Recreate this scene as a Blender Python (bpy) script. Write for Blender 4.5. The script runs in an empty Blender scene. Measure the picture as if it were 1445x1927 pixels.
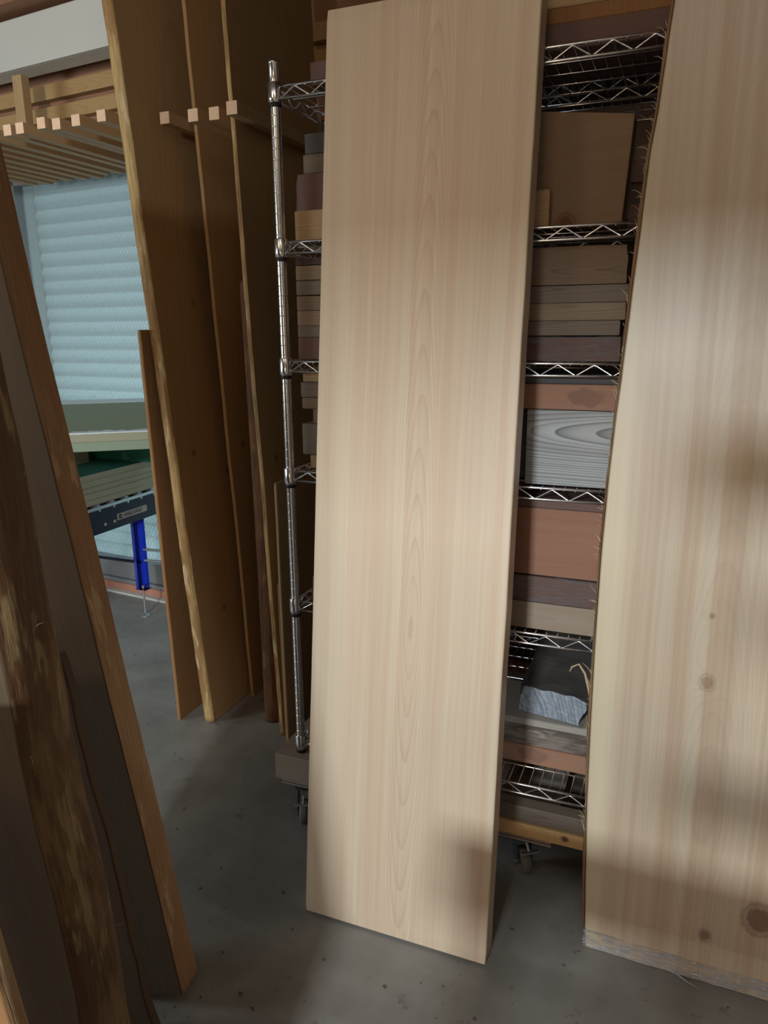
import bpy, bmesh, math, random
from mathutils import Vector, Matrix, noise
random.seed(7)
S = bpy.context.scene
COL = S.collection
rad = math.radians

# ------------------------------------------------------------------ camera
cam = bpy.data.objects.new('camera', bpy.data.cameras.new('camera'))
COL.objects.link(cam)
cam.data.sensor_fit = 'VERTICAL'
cam.data.sensor_height = 24.0
cam.data.lens = 24.0 * 1400.0 / 1927.0
cam.data.clip_start = 0.02
upc = Vector((-54.0, 5646.0, 1400.0)).normalized()          # world up seen from the camera
fwc = Vector((0, 0, -1)); yc = (fwc - upc * fwc.dot(upc)).normalized(); xc = yc.cross(upc)
cam.matrix_world = Matrix.Translation((0, 0, 1.5)) @ Matrix((xc, yc, upc)).to_4x4()
S.camera = cam

# ------------------------------------------------------------------ frames of the place
A22, A28 = rad(-22), rad(-28)
UV = Vector((math.cos(A22), math.sin(A22), 0)); NV = Vector((-math.sin(A22), math.cos(A22), 0))
WV = Vector((math.cos(A28), math.sin(A28), 0)); MV = Vector((-math.sin(A28), math.cos(A28), 0))
def R(u, n, z): return UV * u + NV * n + Vector((0, 0, z))
def Wp(w, m, z): return WV * w + MV * m + Vector((0, 0, z))

# ------------------------------------------------------------------ world, lights, exposure
wd = bpy.data.worlds.new('world'); S.world = wd; wd.use_nodes = True
wd.node_tree.nodes['Background'].inputs[0].default_value = (0.75, 0.85, 1.0, 1)
wd.node_tree.nodes['Background'].inputs[1].default_value = 0.3
S.view_settings.view_transform = 'Standard'
S.view_settings.look = 'None'
S.view_settings.gamma = 1.0
S.view_settings.use_curve_mapping = False
S.view_settings.exposure = 0.0

def area(name, loc, target, sx, sy, power, color):
    l = bpy.data.lights.new(name, 'AREA'); l.shape = 'RECTANGLE'; l.size = sx; l.size_y = sy
    l.energy = power; l.color = color
    o = bpy.data.objects.new(name, l); COL.objects.link(o)
    o.location = loc
    o.rotation_euler = (Vector(target) - Vector(loc)).to_track_quat('-Z', 'Y').to_euler()
    return o
KEY = R(-0.42, -3.35, 2.30)
area('daylight_door', KEY, R(-0.3, 1.7, 0.8), 0.40, 0.26, 176, (0.85, 0.945, 1.0))
area('warm_slab_fill', R(-0.2, -3.9, 1.45), R(-0.2, 1.7, 1.5), 1.3, 0.7, 27, (1.0, 0.64, 0.34))  # added warm fill from behind the camera, not a real window
area('daylight_side_window', Vector((-4.6, 1.2, 1.7)), (-2.6, 3.2, 0.9), 1.2, 1.0, 55, (0.84, 0.94, 1.0))
area('rod_highlight_strip', R(-0.1, -0.35, 3.1), R(-0.1, 1.2, 0.6), 1.25, 0.06, 3, (0.88, 0.95, 1.0))  # added lamp that puts crisp highlights on chrome rods and wrap
area('warm_overhead_fill', Vector((0.2, -1.2, 2.95)), (0.0, 0.6, 0), 1.2, 1.2, 3.2, (1.0, 0.70, 0.40))  # added warm fill from overhead, no real fixture
area('warm_overhead_fill', Vector((-1.9, -0.2, 2.9)), (-1.9, 2.4, 1.0), 0.6, 0.6, 9.5, (1.0, 0.74, 0.45))  # second added fill, brightens the faces of the standing boards

# ------------------------------------------------------------------ node helpers
class G:
    def __init__(self, name):
        self.m = bpy.data.materials.new(name); self.m.use_nodes = True
        self.t = self.m.node_tree; self.t.nodes.clear()
        self.out = self.t.nodes.new('ShaderNodeOutputMaterial')
    def n(self, typ, **kw):
        nd = self.t.nodes.new(typ)
        for k, v in kw.items(): setattr(nd, k, v)
        return nd
    def put(self, sock, v):
        if isinstance(v, bpy.types.NodeSocket): self.t.links.new(v, sock)
        elif v is not None:
            if hasattr(sock.default_value, '__len__') and not hasattr(v, '__len__'): v = [v] * len(sock.default_value)
            if hasattr(sock.default_value, '__len__') and len(v) == 3 and len(sock.default_value) == 4: v = tuple(v) + (1,)
            sock.default_value = v
    def m_(self, op, a, b=None, c=None, clamp=False):
        nd = self.n('ShaderNodeMath', operation=op); nd.use_clamp = clamp
        self.put(nd.inputs[0], a)
        if b is not None: self.put(nd.inputs[1], b)
        if c is not None: self.put(nd.inputs[2], c)
        return nd.outputs[0]
    def add(self, a, b): return self.m_('ADD', a, b)
    def sub(self, a, b): return self.m_('SUBTRACT', a, b)
    def mul(self, a, b): return self.m_('MULTIPLY', a, b)
    def comb(self, x, y, z):
        nd = self.n('ShaderNodeCombineXYZ')
        for i, v in enumerate((x, y, z)): self.put(nd.inputs[i], v)
        return nd.outputs[0]
    def noise(self, vec, scale=1, detail=2, rough=.5, dim='3D'):
        nd = self.n('ShaderNodeTexNoise'); nd.noise_dimensions = dim
        nd.inputs['Scale'].default_value = scale; nd.inputs['Detail'].default_value = detail
        nd.inputs['Roughness'].default_value = rough
        self.put(nd.inputs['Vector'] if dim != '1D' else nd.inputs['W'], vec)
        return nd.outputs[0]
    def smooth(self, v, a, b, o0=0., o1=1.):
        nd = self.n('ShaderNodeMapRange', interpolation_type='SMOOTHSTEP')
        self.put(nd.inputs[0], v)
        for i, q in enumerate((a, b, o0, o1)): nd.inputs[i + 1].default_value = q
        return nd.outputs[0]
    def mix(self, f, a, b, mode='MIX'):
        nd = self.n('ShaderNodeMix', data_type='RGBA', blend_type=mode)
        self.put(nd.inputs[0], f); self.put(nd.inputs[6], a); self.put(nd.inputs[7], b)
        return nd.outputs[2]
    def xyz(self):
        tc = self.n('ShaderNodeTexCoord'); sp = self.n('ShaderNodeSeparateXYZ')
        self.t.links.new(tc.outputs['Object'], sp.inputs[0]); return sp.outputs, tc.outputs['Object']
    def rnd(self): return self.n('ShaderNodeObjectInfo').outputs['Random']
    def bsdf(self, col, rough=.6, metal=0., bump=None, bstr=.3, bdist=.002, **kw):
        b = self.n('ShaderNodeBsdfPrincipled')
        self.put(b.inputs['Base Color'], col); self.put(b.inputs['Roughness'], rough); self.put(b.inputs['Metallic'], metal)
        for k, v in kw.items(): self.put(b.inputs[k.replace('_', ' ')], v)
        if bump is not None:
            bn = self.n('ShaderNodeBump'); bn.inputs['Strength'].default_value = bstr; bn.inputs['Distance'].default_value = bdist
            self.put(bn.inputs['Height'], bump); self.t.links.new(bn.outputs[0], b.inputs['Normal'])
        self.t.links.new(b.outputs[0], self.out.inputs[0]); return b

def wood(name, light, dark, axis='Z', xc=0., D0=.08, l0=0., k=.05, step=.005, con=.5, warm=None, streak=.35,
         rough=.55, warp=.01, flat=False, knots=(), sapw=None, coat=0., fine=.12, stain=None, sharp=5.):
    """flat-sawn timber cut out of a log: rings of radius r around a pith line, seen on any face"""
    g = G(name); (X, Y, Z), vec = g.xyz(); rn = g.mul(g.rnd(), 7.0)
    a, b, l = {'Z': (X, Y, Z), 'X': (Z, Y, X), 'Y': (X, Z, Y)}[axis]
    ls = g.add(l, rn)
    wv = g.comb(g.mul(a, 3.), g.mul(b, 3.), g.mul(ls, 1.3))
    aw = g.add(a, g.mul(g.sub(g.noise(wv, 1, 2), .5), warp * 2))
    dl = g.sub(l, l0)
    D = g.add(D0, g.mul(g.m_('SQRT', g.add(g.mul(dl, dl), .0016)), k))
    Db = g.add(D, b); ax = g.sub(aw, xc)
    r = g.m_('SQRT', g.add(g.mul(ax, ax), g.mul(Db, Db)))
    wob = g.mul(g.sub(g.noise(g.comb(g.mul(a, 9.), g.mul(b, 9.), g.mul(ls, 2.5)), 1, 2), .5), step * .9)
    r = g.add(r, wob)
    kmask = None
    for (kx, kz, ks, kc) in knots:
        ex = g.m_('DIVIDE', g.sub(a, kx), ks); ez = g.m_('DIVIDE', g.sub(l, kz), ks * 1.15)
        d2 = g.add(g.mul(ex, ex), g.mul(ez, ez))
        r = g.add(r, g.mul(g.m_('EXPONENT', g.mul(d2, -.25)), step * 2.6))
        jag = g.mul(g.sub(g.noise(vec, 90, 2), .5), .5)
        dk = g.smooth(g.add(g.m_('SQRT', d2), jag), .55, 1.05, kc, 0.)
        ring = g.mul(g.smooth(g.m_('ABSOLUTE', g.sub(g.add(g.m_('SQRT', d2), jag), 1.0)), 0., .28, .55, 0.), kc)
        dk = g.m_('MAXIMUM', dk, ring)
        kmask = dk if kmask is None else g.m_('MAXIMUM', kmask, dk)
    N = g.add(g.m_('DIVIDE', r, step), g.mul(g.noise(g.mul(r, 14.), 1, 2, dim='1D'), 5.))
    fr = g.m_('FRACT', N)
    late = g.m_('POWER', fr, sharp)
    late = g.mul(late, g.smooth(fr, .93, 1.0, 1., .15))
    ringn = g.noise(g.m_('FLOOR', N), 3.7, 1, dim='1D')
    late = g.mul(late, g.add(.35, g.mul(ringn, 1.1)))
    st = g.noise(g.comb(g.mul(g.add(g.mul(aw, .85), g.mul(r, .15)) if flat else r, 55.), rn, g.mul(ls, .3 if flat else .35)), 1, 4 if flat else 3, .65)
    st = g.smooth(st, .3, .7)
    warmc = warm or tuple(c * f for c, f in zip(light, (.97, .85, .78)))
    col = g.mix(g.mul(st, streak * 2), light, warmc)
    if sapw:
        sx, sc = sapw
        ed = g.smooth(g.add(a, g.mul(g.sub(g.noise(g.comb(g.mul(a, 4.), b, g.mul(ls, 1.5)), 1, 2), .5), .03)), sx * .3, sx * 1.5, .8, 0.)
        col = g.mix(ed, col, sc)
    col = g.mix(g.mul(late, con), col, dark)
    fi = g.noise(g.comb(g.mul(a, 420.), g.mul(b, 420.), g.mul(ls, 7.)), 1, 2)
    fi2 = g.noise(g.comb(g.mul(a, 90.), g.mul(b, 90.), g.mul(ls, 1.2)), 1, 2)
    ff = g.add(1. - fine, g.mul(g.add(fi, fi2), fine))
    col = g.mix(1., col, g.comb(ff, ff, ff), 'MULTIPLY')
    if stain:
        sx, sz, ss, sc = stain
        ex = g.m_('DIVIDE', g.sub(a, sx), ss * .55); ez = g.m_('DIVIDE', g.sub(l, sz), ss)
        dd = g.add(g.m_('SQRT', g.add(g.mul(ex, ex), g.mul(ez, ez))), g.mul(g.sub(g.noise(vec, 45, 3), .5), 1.1))
        col = g.mix(g.smooth(dd, .8, 1.05, .6, 0.), col, sc)
    if kmask is not None: col = g.mix(kmask, col, (.16, .055, .025))
    rg = g.add(rough - .06, g.mul(fi2, .12))
    g.bsdf(col, rg, bump=g.add(fi, g.mul(late, -.4)), bstr=.12, bdist=.0006, Coat_Weight=coat, Coat_Roughness=.32)
    return g.m

def bark(name, c1, c2, c3, sc=1., axis='Z', cr=.75):
    g = G(name); (X, Y, Z), vec = g.xyz()
    if axis == 'X': X, Z = Z, X
    rn = g.mul(g.rnd(), 5.)
    v = g.comb(g.mul(X, 10 * sc), g.mul(Y, 10 * sc), g.mul(g.add(Z, rn), 3.2 * sc))
    n1 = g.noise(v, 1, 5, .62)
    v2 = g.comb(g.mul(X, 150.), g.mul(Y, 150.), g.mul(g.add(Z, rn), 9.))
    n2 = g.noise(v2, 1, 4, .6)
    v3 = g.comb(g.mul(X, 30.), g.mul(Y, 30.), g.mul(g.add(Z, rn), 7.))
    n3 = g.noise(v3, 1, 3, .6)
    col = g.mix(g.smooth(n1, .44, .56), c1, c2)
    col = g.mix(g.smooth(n3, .57, .66), col, c3)
    col = g.mix(g.smooth(n2, .42, .7, 0., cr), col, tuple(q * .45 for q in c1))
    g.bsdf(col, .75, bump=g.add(n2, n3), bstr=.7, bdist=.004)
    return g.m

def plain(name, col, rough=.5, metal=0., var=.0, sc=30., **kw):
    g = G(name); (X, Y, Z), vec = g.xyz()
    nz = g.noise(vec, sc, 3)
    f = g.add(1 - var, g.mul(nz, 2 * var))
    c = g.mix(1., col, g.comb(f, f, f), 'MULTIPLY')
    g.bsdf(c, rough, metal, **kw); return g.m

M = {}
M['cypress'] = wood('cypress_planed', (.75, .625, .465), (.46, .29, .17), xc=.262, D0=.042, l0=.80, k=.036, step=.0036,
                    con=.5, warm=(.69, .51, .365), streak=.5, flat=True, rough=.44, warp=.011, coat=.08, fine=.13)
M['cypress_sap'] = wood('cypress_wide_planed', (.64, .54, .41), (.44, .29, .17), xc=.235, D0=.13, l0=.42, k=.045, step=.0036,
                    con=.30, warm=(.53, .385, .26), streak=.46, flat=True, rough=.40, warp=.012, sapw=(.030, (.68, .59, .42)), coat=.35, fine=.10,
                    knots=((.216, .737, .017, .45), (.213, .889, .006, .5), (.372, .197, .034, .8), (.265, .122, .0145, .7)))
M['board_tan'] = wood('rough_tan_board', (0.480, 0.297, 0.131), (0.313, 0.167, 0.058), xc=.3, D0=.2, k=.06, step=.009, con=.35, streak=.3,
                      rough=.75, fine=.16, knots=((.10, 1.05, .012, .7), (.16, .42, .013, .6), (.3, .95, .011, .6), (.22, 1.6, .014, .5)))
M['board_brown'] = wood('rough_brown_board', (0.296, 0.154, 0.059), (0.172, 0.072, 0.026), xc=.1, D0=.15, k=.07, step=.008, con=.4, rough=.75, fine=.2)
M['board_grey'] = wood('rough_greybrown_board', (0.161, 0.118, 0.077), (0.099, 0.068, 0.043), xc=.1, D0=.15, k=.07, step=.008, con=.3, rough=.85, fine=.16)
M['board_dark'] = wood('weathered_dark_board', (.105, .07, .045), (.05, .033, .02), xc=.05, D0=.2, k=.07, step=.01, con=.4, rough=.85, fine=.25)
M['pine'] = wood('pine_batten', (.74, .51, .25), (.50, .27, .09), axis='X', xc=.02, D0=.06, l0=.2, k=.08, step=.006, con=.5, rough=.6, knots=((.022, .745, .009, 1.),))
M['batten'] = wood('amber_batten', (.42, .27, .115), (.27, .14, .05), axis='X', xc=.02, D0=.02, l0=.6, k=.05, step=.006, con=.5, rough=.7)
M['pine_y'] = wood('pine_stick', (.50, .34, .185), (.30, .16, .07), axis='Y', xc=.02, D0=.06, l0=.4, k=.03, step=.005, con=.5, rough=.6, warm=(.48, .27, .13))
M['pine_z'] = wood('pine_post', (.46, .31, .15), (.30, .17, .07), axis='Z', xc=.02, D0=.06, l0=.1, k=.05, step=.006, con=.45, rough=.6)
M['endgrain'] = wood('sawn_end_grain', (.84, .60, .40), (.62, .36, .2), axis='Y', xc=.015, D0=.01, k=0, step=.0035, con=.5, rough=.7)
M['bark_gold'] = bark('golden_bast', (.36, .20, .07), (.56, .37, .15), (.66, .50, .27), .7, cr=.5)
M['bark_red'] = bark('reddish_bark', (.13, .06, .022), (.23, .135, .055), (.34, .23, .11), .8, cr=.6)
M['bark_tan'] = bark('orange_tan_bast', (.36, .195, .095), (.43, .265, .14), (.52, .36, .21), .5, cr=.35)
M['bark_dark'] = bark('dark_red_bark', (0.121, 0.044, 0.011), (0.176, 0.072, 0.019), (0.209, 0.099, 0.033), .9)
M['fibre'] = plain('bast_fibre', (.55, .42, .26), .8, var=.1)

def hor(name, light, dark, **kw):
    kw.setdefault('xc', .03); kw.setdefault('D0', .014); kw.setdefault('k', .03); kw.setdefault('step', .0036); kw.setdefault('con', .75)
    kw.setdefault('rough', .7)
    return wood(name, light, dark, axis='X', **kw)
M['l_taupe'] = hor('taupe_lumber', (0.217, 0.155, 0.104), (0.087, 0.057, 0.038), l0=.3)
M['l_taupe2'] = hor('striped_taupe_lumber', (0.270, 0.203, 0.138), (0.113, 0.077, 0.048), step=.0045, con=.7, k=.02)
M['l_greyb'] = hor('greybrown_lumber', (0.196, 0.162, 0.125), (0.085, 0.067, 0.051), k=.02, fine=.2)
M['l_purple'] = hor('plum_brown_lumber', (0.158, 0.097, 0.086), (0.076, 0.046, 0.040), k=.02, con=.25)
M['l_dark'] = hor('dark_brown_lumber', (.085, .06, .05), (.05, .035, .03), con=.3)
M['l_slate'] = hor('slate_lumber', (.085, .085, .095), (.05, .05, .06), con=.3)
M['l_red'] = hor('red_brown_lumber', (0.322, 0.165, 0.109), (0.163, 0.072, 0.045), k=.01, step=.004, con=.3, streak=.4)
M['l_redstain'] = hor('stained_red_lumber', (0.370, 0.202, 0.133), (0.181, 0.091, 0.055), k=.01, step=.004, con=.3, stain=(.03, .30, .045, (.19, .10, .07)))
M['l_ash'] = hor('grey_ringed_ash', (.52, .55, .56), (.10, .10, .10), xc=.135, D0=.02, l0=.27, k=.10, step=.0065, con=.95, warm=(.31, .31, .31), sharp=2.2, warp=.02, fine=.2)
M['l_beige'] = hor('beige_lumber', (0.340, 0.275, 0.211), (0.170, 0.122, 0.085), k=.02, con=.3)
M['l_gold'] = hor('oak_lumber', (0.450, 0.324, 0.180), (0.229, 0.148, 0.075), l0=.1)
M['l_wrapbrown'] = hor('wrapped_brown_lumber', (0.151, 0.082, 0.060), (0.065, 0.034, 0.026), con=.4)
M['l_pale'] = hor('pale_lumber', (0.420, 0.386, 0.336), (0.208, 0.183, 0.151), k=.01, con=.5)
M['l_weather'] = bark('weathered_timber', (.13, .10, .085), (.27, .22, .18), (.36, .30, .24), 1.3, 'X')
M['char'] = hor('dark_rough_timber', (.045, .04, .036), (.02, .018, .016), con=.6, rough=.85, fine=.4, step=.012)
M['cut_end'] = wood('silver_cut_end', (0.320, 0.360, 0.416), (0.104, 0.116, 0.136), axis='Y', xc=-.05, D0=.02, k=0., step=.011, con=.95, warm=(.24, .27, .31), sharp=2., fine=.35, warp=.03, rough=.5)
M['wedge_up'] = wood('brown_upright_slab', (0.261, 0.178, 0.109), (0.157, 0.100, 0.057), axis='Z', xc=.20, D0=.10, l0=-.05, k=.9, step=.012, con=.4, rough=.7, knots=((.11, .004, .022, 1.),))

def chrome():
    g = G('chrome'); (X, Y, Z), vec = g.xyz()
    n1 = g.noise(vec, 40, 3)
    g.bsdf((.86, .87, .89), g.add(.17, g.mul(n1, .12)), 1.0); return g.m
M['chrome'] = chrome()
M['steel'] = plain('galvanised_steel', (.62, .64, .66), .38, .9, var=.1)
M['black'] = plain('black_plastic', (.012, .012, .013), .4)
M['caster_frame'] = plain('painted_caster_steel', (.10, .11, .12), .45, .5, var=.2)
M['rubber'] = plain('grey_rubber_wheel', (.16, .15, .14), .7, var=.15)
M['blue'] = plain('blue_painted_steel', (.012, .05, .62), .35, .0, var=.08, Coat_Weight=.3)
M['navy'] = plain('dark_blue_painted_steel', (.004, .006, .028), .4, .0, var=.1)
M['foam'] = plain('sage_foam_board', (.29, .37, .27), .8, var=.04, sc=60)
M['foam_edge'] = plain('cream_foam_board', (.38, .38, .27), .85, var=.04, sc=60)
M['teal'] = plain('teal_film', (.025, .17, .12), .45, var=.1)
M['whitefilm'] = plain('white_torn_film', (.70, .80, .86), .35, var=.1)
M['ivory'] = plain('ivory_painted_steel', (.60, .585, .52), .6, var=.03, sc=8)
M['alu'] = plain('grey_aluminium', (.33, .34, .35), .4, .5, var=.06)
M['plate'] = plain('nameplate_silver', (.45, .38, .34), .5, .2)
M['brick'] = plain('reddish_kerb_paint', (.48, .21, .14), .8, var=.25, sc=14)

def concrete():
    g = G('worn_concrete'); (X, Y, Z), vec = g.xyz()
    n1 = g.noise(vec, 1.6, 5, .6); n2 = g.noise(vec, 14, 5, .65); n3 = g.noise(vec, 110, 3)
    col = g.mix(g.smooth(n1, .35, .68), (.20, .19, .17), (.33, .32, .295))
    col = g.mix(g.smooth(n2, .60, .70, 0., .55), col, (.12, .095, .075))
    sp = g.smooth(g.noise(vec, 42, 2), .70, .74, 0., .8)
    col = g.mix(sp, col, (.07, .05, .04))
    st = g.noise(g.comb(g.mul(X, 2.2), g.mul(Y, 9.), 0.), 1, 3)
    col = g.mix(g.smooth(st, .6, .72, 0., .3), col, (.36, .35, .325))
    g.bsdf(col, g.add(.30, g.mul(n2, .3)), bump=g.add(n2, g.mul(n3, .3)), bstr=.15, bdist=.004)
    return g.m
M['concrete'] = concrete()
M['wall'] = plain('dark_stained_plywood', (.085, .045, .022), .8, var=.3, sc=5)
M['ply'] = wood('brown_plywood', (.30, .155, .085), (.17, .075, .035), axis='X', xc=.1, D0=.02, k=.1, step=.02, con=.6, rough=.7, warp=.05)
M['plaster'] = plain('painted_wall', (.20, .17, .13), .9, var=.06, sc=4)

def wired_glass():
    g = G('wired_glass'); (X, Y, Z), vec = g.xyz()
    def line(s, k):
        q = g.m_('FRACT', g.mul(g.add(X, g.mul(Z, s)), 1 / .024)); q = g.m_('ABSOLUTE', g.sub(q, .5))
        return g.smooth(q, .40, .5)
    ln = g.m_('MAXIMUM', line(.6, 0), line(-.6, 0))
    fr = g.n('ShaderNodeBsdfPrincipled')
    g.put(fr.inputs['Base Color'], g.mix(ln, (.56, .66, .65), (.36, .44, .44)))
    fr.inputs['Roughness'].default_value = .35
    tr = g.n('ShaderNodeBsdfTransparent'); g.put(tr.inputs[0], (.9, .97, 1.))
    mx = g.n('ShaderNodeMixShader'); g.put(mx.inputs[0], g.add(.30, g.mul(ln, .35)))
    g.t.links.new(tr.outputs[0], mx.inputs[1]); g.t.links.new(fr.outputs[0], mx.inputs[2])
    g.t.links.new(mx.outputs[0], g.out.inputs[0]); return g.m
M['glass'] = wired_glass()
def shutter_mat():
    g = G('pale_shutter_slats'); (X, Y, Z), vec = g.xyz()
    q = g.m_('FRACT', g.mul(g.sub(Z, .06), 1 / .0785))
    seam = g.smooth(g.m_('ABSOLUTE', g.sub(q, .5)), .36, .5)
    d = g.n('ShaderNodeBsdfPrincipled'); g.put(d.inputs['Base Color'], g.mix(seam, (.64, .72, .72), (.42, .49, .49))); d.inputs['Roughness'].default_value = .5
    t = g.n('ShaderNodeBsdfTranslucent'); g.put(t.inputs[0], g.mix(seam, (.56, .68, .69), (.34, .42, .43)))
    mx = g.n('ShaderNodeMixShader'); mx.inputs[0].default_value = .45
    g.t.links.new(d.outputs[0], mx.inputs[1]); g.t.links.new(t.outputs[0], mx.inputs[2]); g.t.links.new(mx.outputs[0], g.out.inputs[0]); return g.m
M['shutter'] = shutter_mat()

def wrap_mat(name, base, lo, hi, ro, me):
    g = G(name); (X, Y, Z), vec = g.xyz()
    n1 = g.noise(g.comb(g.mul(X, 14.), g.mul(Y, 30.), g.mul(Z, 190.)), 1, 4, .7)
    gl = g.n('ShaderNodeBsdfPrincipled'); g.put(gl.inputs['Base Color'], base); gl.inputs['Roughness'].default_value = ro
    gl.inputs['Metallic'].default_value = me
    bn = g.n('ShaderNodeBump'); bn.inputs['Strength'].default_value = 1.; bn.inputs['Distance'].default_value = .014
    g.put(bn.inputs['Height'], n1); g.t.links.new(bn.outputs[0], gl.inputs['Normal'])
    tr = g.n('ShaderNodeBsdfTransparent')
    mx = g.n('ShaderNodeMixShader'); g.put(mx.inputs[0], g.smooth(n1, .44, .62, lo, hi))  # pale noise streaks painted in as highlights on the film
    g.t.links.new(tr.outputs[0], mx.inputs[1]); g.t.links.new(gl.outputs[0], mx.inputs[2])
    g.t.links.new(mx.outputs[0], g.out.inputs[0]); return g.m
M['wrap'] = wrap_mat('plastic_wrap', (.88, .92, 1.), .12, .85, .18, .35)
M['film'] = wrap_mat('thin_clear_film', (.55, .58, .66), .05, .40, .10, .4)

# ------------------------------------------------------------------ mesh helpers
def link(name, bm, mat, parent=None, loc=None, rz=None, smooth=False, matrix=None):
    me = bpy.data.meshes.new(name); bmesh.ops.recalc_face_normals(bm, faces=bm.faces)
    bm.to_mesh(me); bm.free()
    for m in (mat if isinstance(mat, (list, tuple)) else [mat]): me.materials.append(m)
    if smooth:
        for p in me.polygons: p.use_smooth = True
    o = bpy.data.objects.new(name, me); COL.objects.link(o)
    if parent is not None: o.parent = parent
    if matrix is not None: o.matrix_world = matrix
    else:
        if loc is not None: o.location = loc
        if rz is not None: o.rotation_euler = (0, 0, rz)
    return o
def tag(o, label, cat, group=None):
    o['label'] = label; o['category'] = cat
    if group: o['group'] = group
    return o
def struct(o): o['kind'] = 'structure'; return o
def empty(name, label, cat, loc=(0, 0, 0), rz=0., group=None, matrix=None):
    o = bpy.data.objects.new(name, None); COL.objects.link(o); o.empty_display_size = .1
    if matrix is not None: o.matrix_world = matrix
    else: o.location = loc; o.rotation_euler = (0, 0, rz)
    return tag(o, label, cat, group)
def box(bm, x0, x1, y0, y1, z0, z1, bev=0., mi=0):
    mt = Matrix.Translation(((x0 + x1) / 2, (y0 + y1) / 2, (z0 + z1) / 2)) @ Matrix.Diagonal((x1 - x0, y1 - y0, z1 - z0, 1))
    r = bmesh.ops.create_cube(bm, size=1, matrix=mt)
    fs = set(f for v in r['verts'] for f in v.link_faces)
    for f in fs: f.material_index = mi
    if bev > 0:
        es = list(set(e for f in fs for e in f.edges))
        bmesh.ops.bevel(bm, geom=es, offset=bev, segments=2, affect='EDGES', profile=.5)
def tube(bm, pts, r, seg=8, closed=False, cap=True):
    pts = [Vector(p) for p in pts]; n = len(pts); rings = []
    pr = None
    for i, p in enumerate(pts):
        if closed: t = (pts[(i + 1) % n] - pts[i - 1])
        else: t = (pts[min(i + 1, n - 1)] - pts[max(i - 1, 0)])
        t.normalize()
        if pr is None: a = t.orthogonal().normalized()
        else:
            a = pr - t * pr.dot(t)
            a = a.normalized() if a.length > 1e-6 else t.orthogonal().normalized()
        pr = a; b = t.cross(a)
        rr = r[i] if isinstance(r, (list, tuple)) else r
        rings.append([bm.verts.new(p + (a * math.cos(q) + b * math.sin(q)) * rr) for q in [2 * math.pi * k / seg for k in range(seg)]])
    m = n if closed else n - 1
    for i in range(m):
        A, B = rings[i], rings[(i + 1) % n]
        for k in range(seg): bm.faces.new((A[k], A[(k + 1) % seg], B[(k + 1) % seg], B[k]))
    if cap and not closed:
        bm.faces.new(rings[0][::-1]); bm.faces.new(rings[-1])
def lathe(bm, prof, c=(0, 0, 0), seg=24):
    c = Vector(c); rings = []
    for r, z in prof:
        rings.append([bm.verts.new(c + Vector((r * math.cos(2 * math.pi * k / seg), r * math.sin(2 * math.pi * k / seg), z))) for k in range(seg)])
    for A, B in zip(rings, rings[1:]):
        for k in range(seg): bm.faces.new((A[k], A[(k + 1) % seg], B[(k + 1) % seg], B[k]))
    bm.faces.new(rings[0][::-1]); bm.faces.new(rings[-1])
def slab_bm(w, t, L, lo=None, ro=None, nseg=60, bev=.003, topf=None):
    """plank standing along +Z: x 0..w, y 0..t; lo(z), ro(z) = how the two long edges wander"""
    bm = bmesh.new(); rings = []
    lo = lo or (lambda z: 0.); ro = ro or (lambda z: 0.)
    for i in range(nseg + 1):
        z = L * i / nseg
        e = bev if 0 < i < nseg else bev * 1.6
        x0, x1 = lo(z), w + ro(z)
        ins = 0 if 0 < i < nseg else bev * .6
        pts = [(x0 + e, ins), (x1 - e, ins), (x1 - ins, e), (x1 - ins, t - e), (x1 - e, t - ins), (x0 + e, t - ins), (x0 + ins, t - e), (x0 + ins, e)]
        row = []
        for (x, y) in pts:
            zz = z
            if i == nseg and topf: zz = z + topf((x - x0) / max(x1 - x0, 1e-4))
            row.append(bm.verts.new((x, y, zz)))
        rings.append(row)
    for A, B in zip(rings, rings[1:]):
        for k in range(8): bm.faces.new((A[k], A[(k + 1) % 8], B[(k + 1) % 8], B[k]))
    bm.faces.new(rings[0][::-1]); bm.faces.new(rings[-1])
    return bm
def edge_bm(t, L, off, thick=.006, side=1, rough=.003, seed=0., nseg=150, ny=8, z0=0., z1=None, bulge=.004):
    """rough bark skin that clothes one long edge of a plank; off(z) = x of that edge"""
    bm = bmesh.new(); z1 = z1 if z1 is not None else L; g = []
    for i in range(nseg + 1):
        z = z0 + (z1 - z0) * i / nseg; row = []
        for j in range(ny + 1):
            f = j / ny; y = t * f
            d = noise.noise(Vector((f * 2.5 + seed, z * 6, seed))) * rough + noise.noise(Vector((f * 9 + seed, z * 22, 3 + seed))) * rough * .6
            prof = thick + bulge * math.sin(math.pi * f)
            if j in (0, ny): prof = .001; d *= .2
            row.append(bm.verts.new((off(z) + side * max(prof + d, .0006), y + (-.0005 if j == 0 else .0005 if j == ny else 0), z)))
        g.append(row)
    for i in range(nseg):
        for j in range(ny): bm.faces.new((g[i][j], g[i][j + 1], g[i + 1][j + 1], g[i + 1][j]))
    # back wall so that the skin has depth
    bk = [[bm.verts.new((off(z0 + (z1 - z0) * i / nseg) - side * .001, y, z0 + (z1 - z0) * i / nseg)) for y in (0.0005, t - .0005)] for i in (0, nseg)]
    bm.faces.new([g[0][j] for j in range(ny + 1)] + bk[0][::-1]); bm.faces.new([g[nseg][j] for j in range(ny + 1)] + bk[1][::-1])
    return bm
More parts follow.
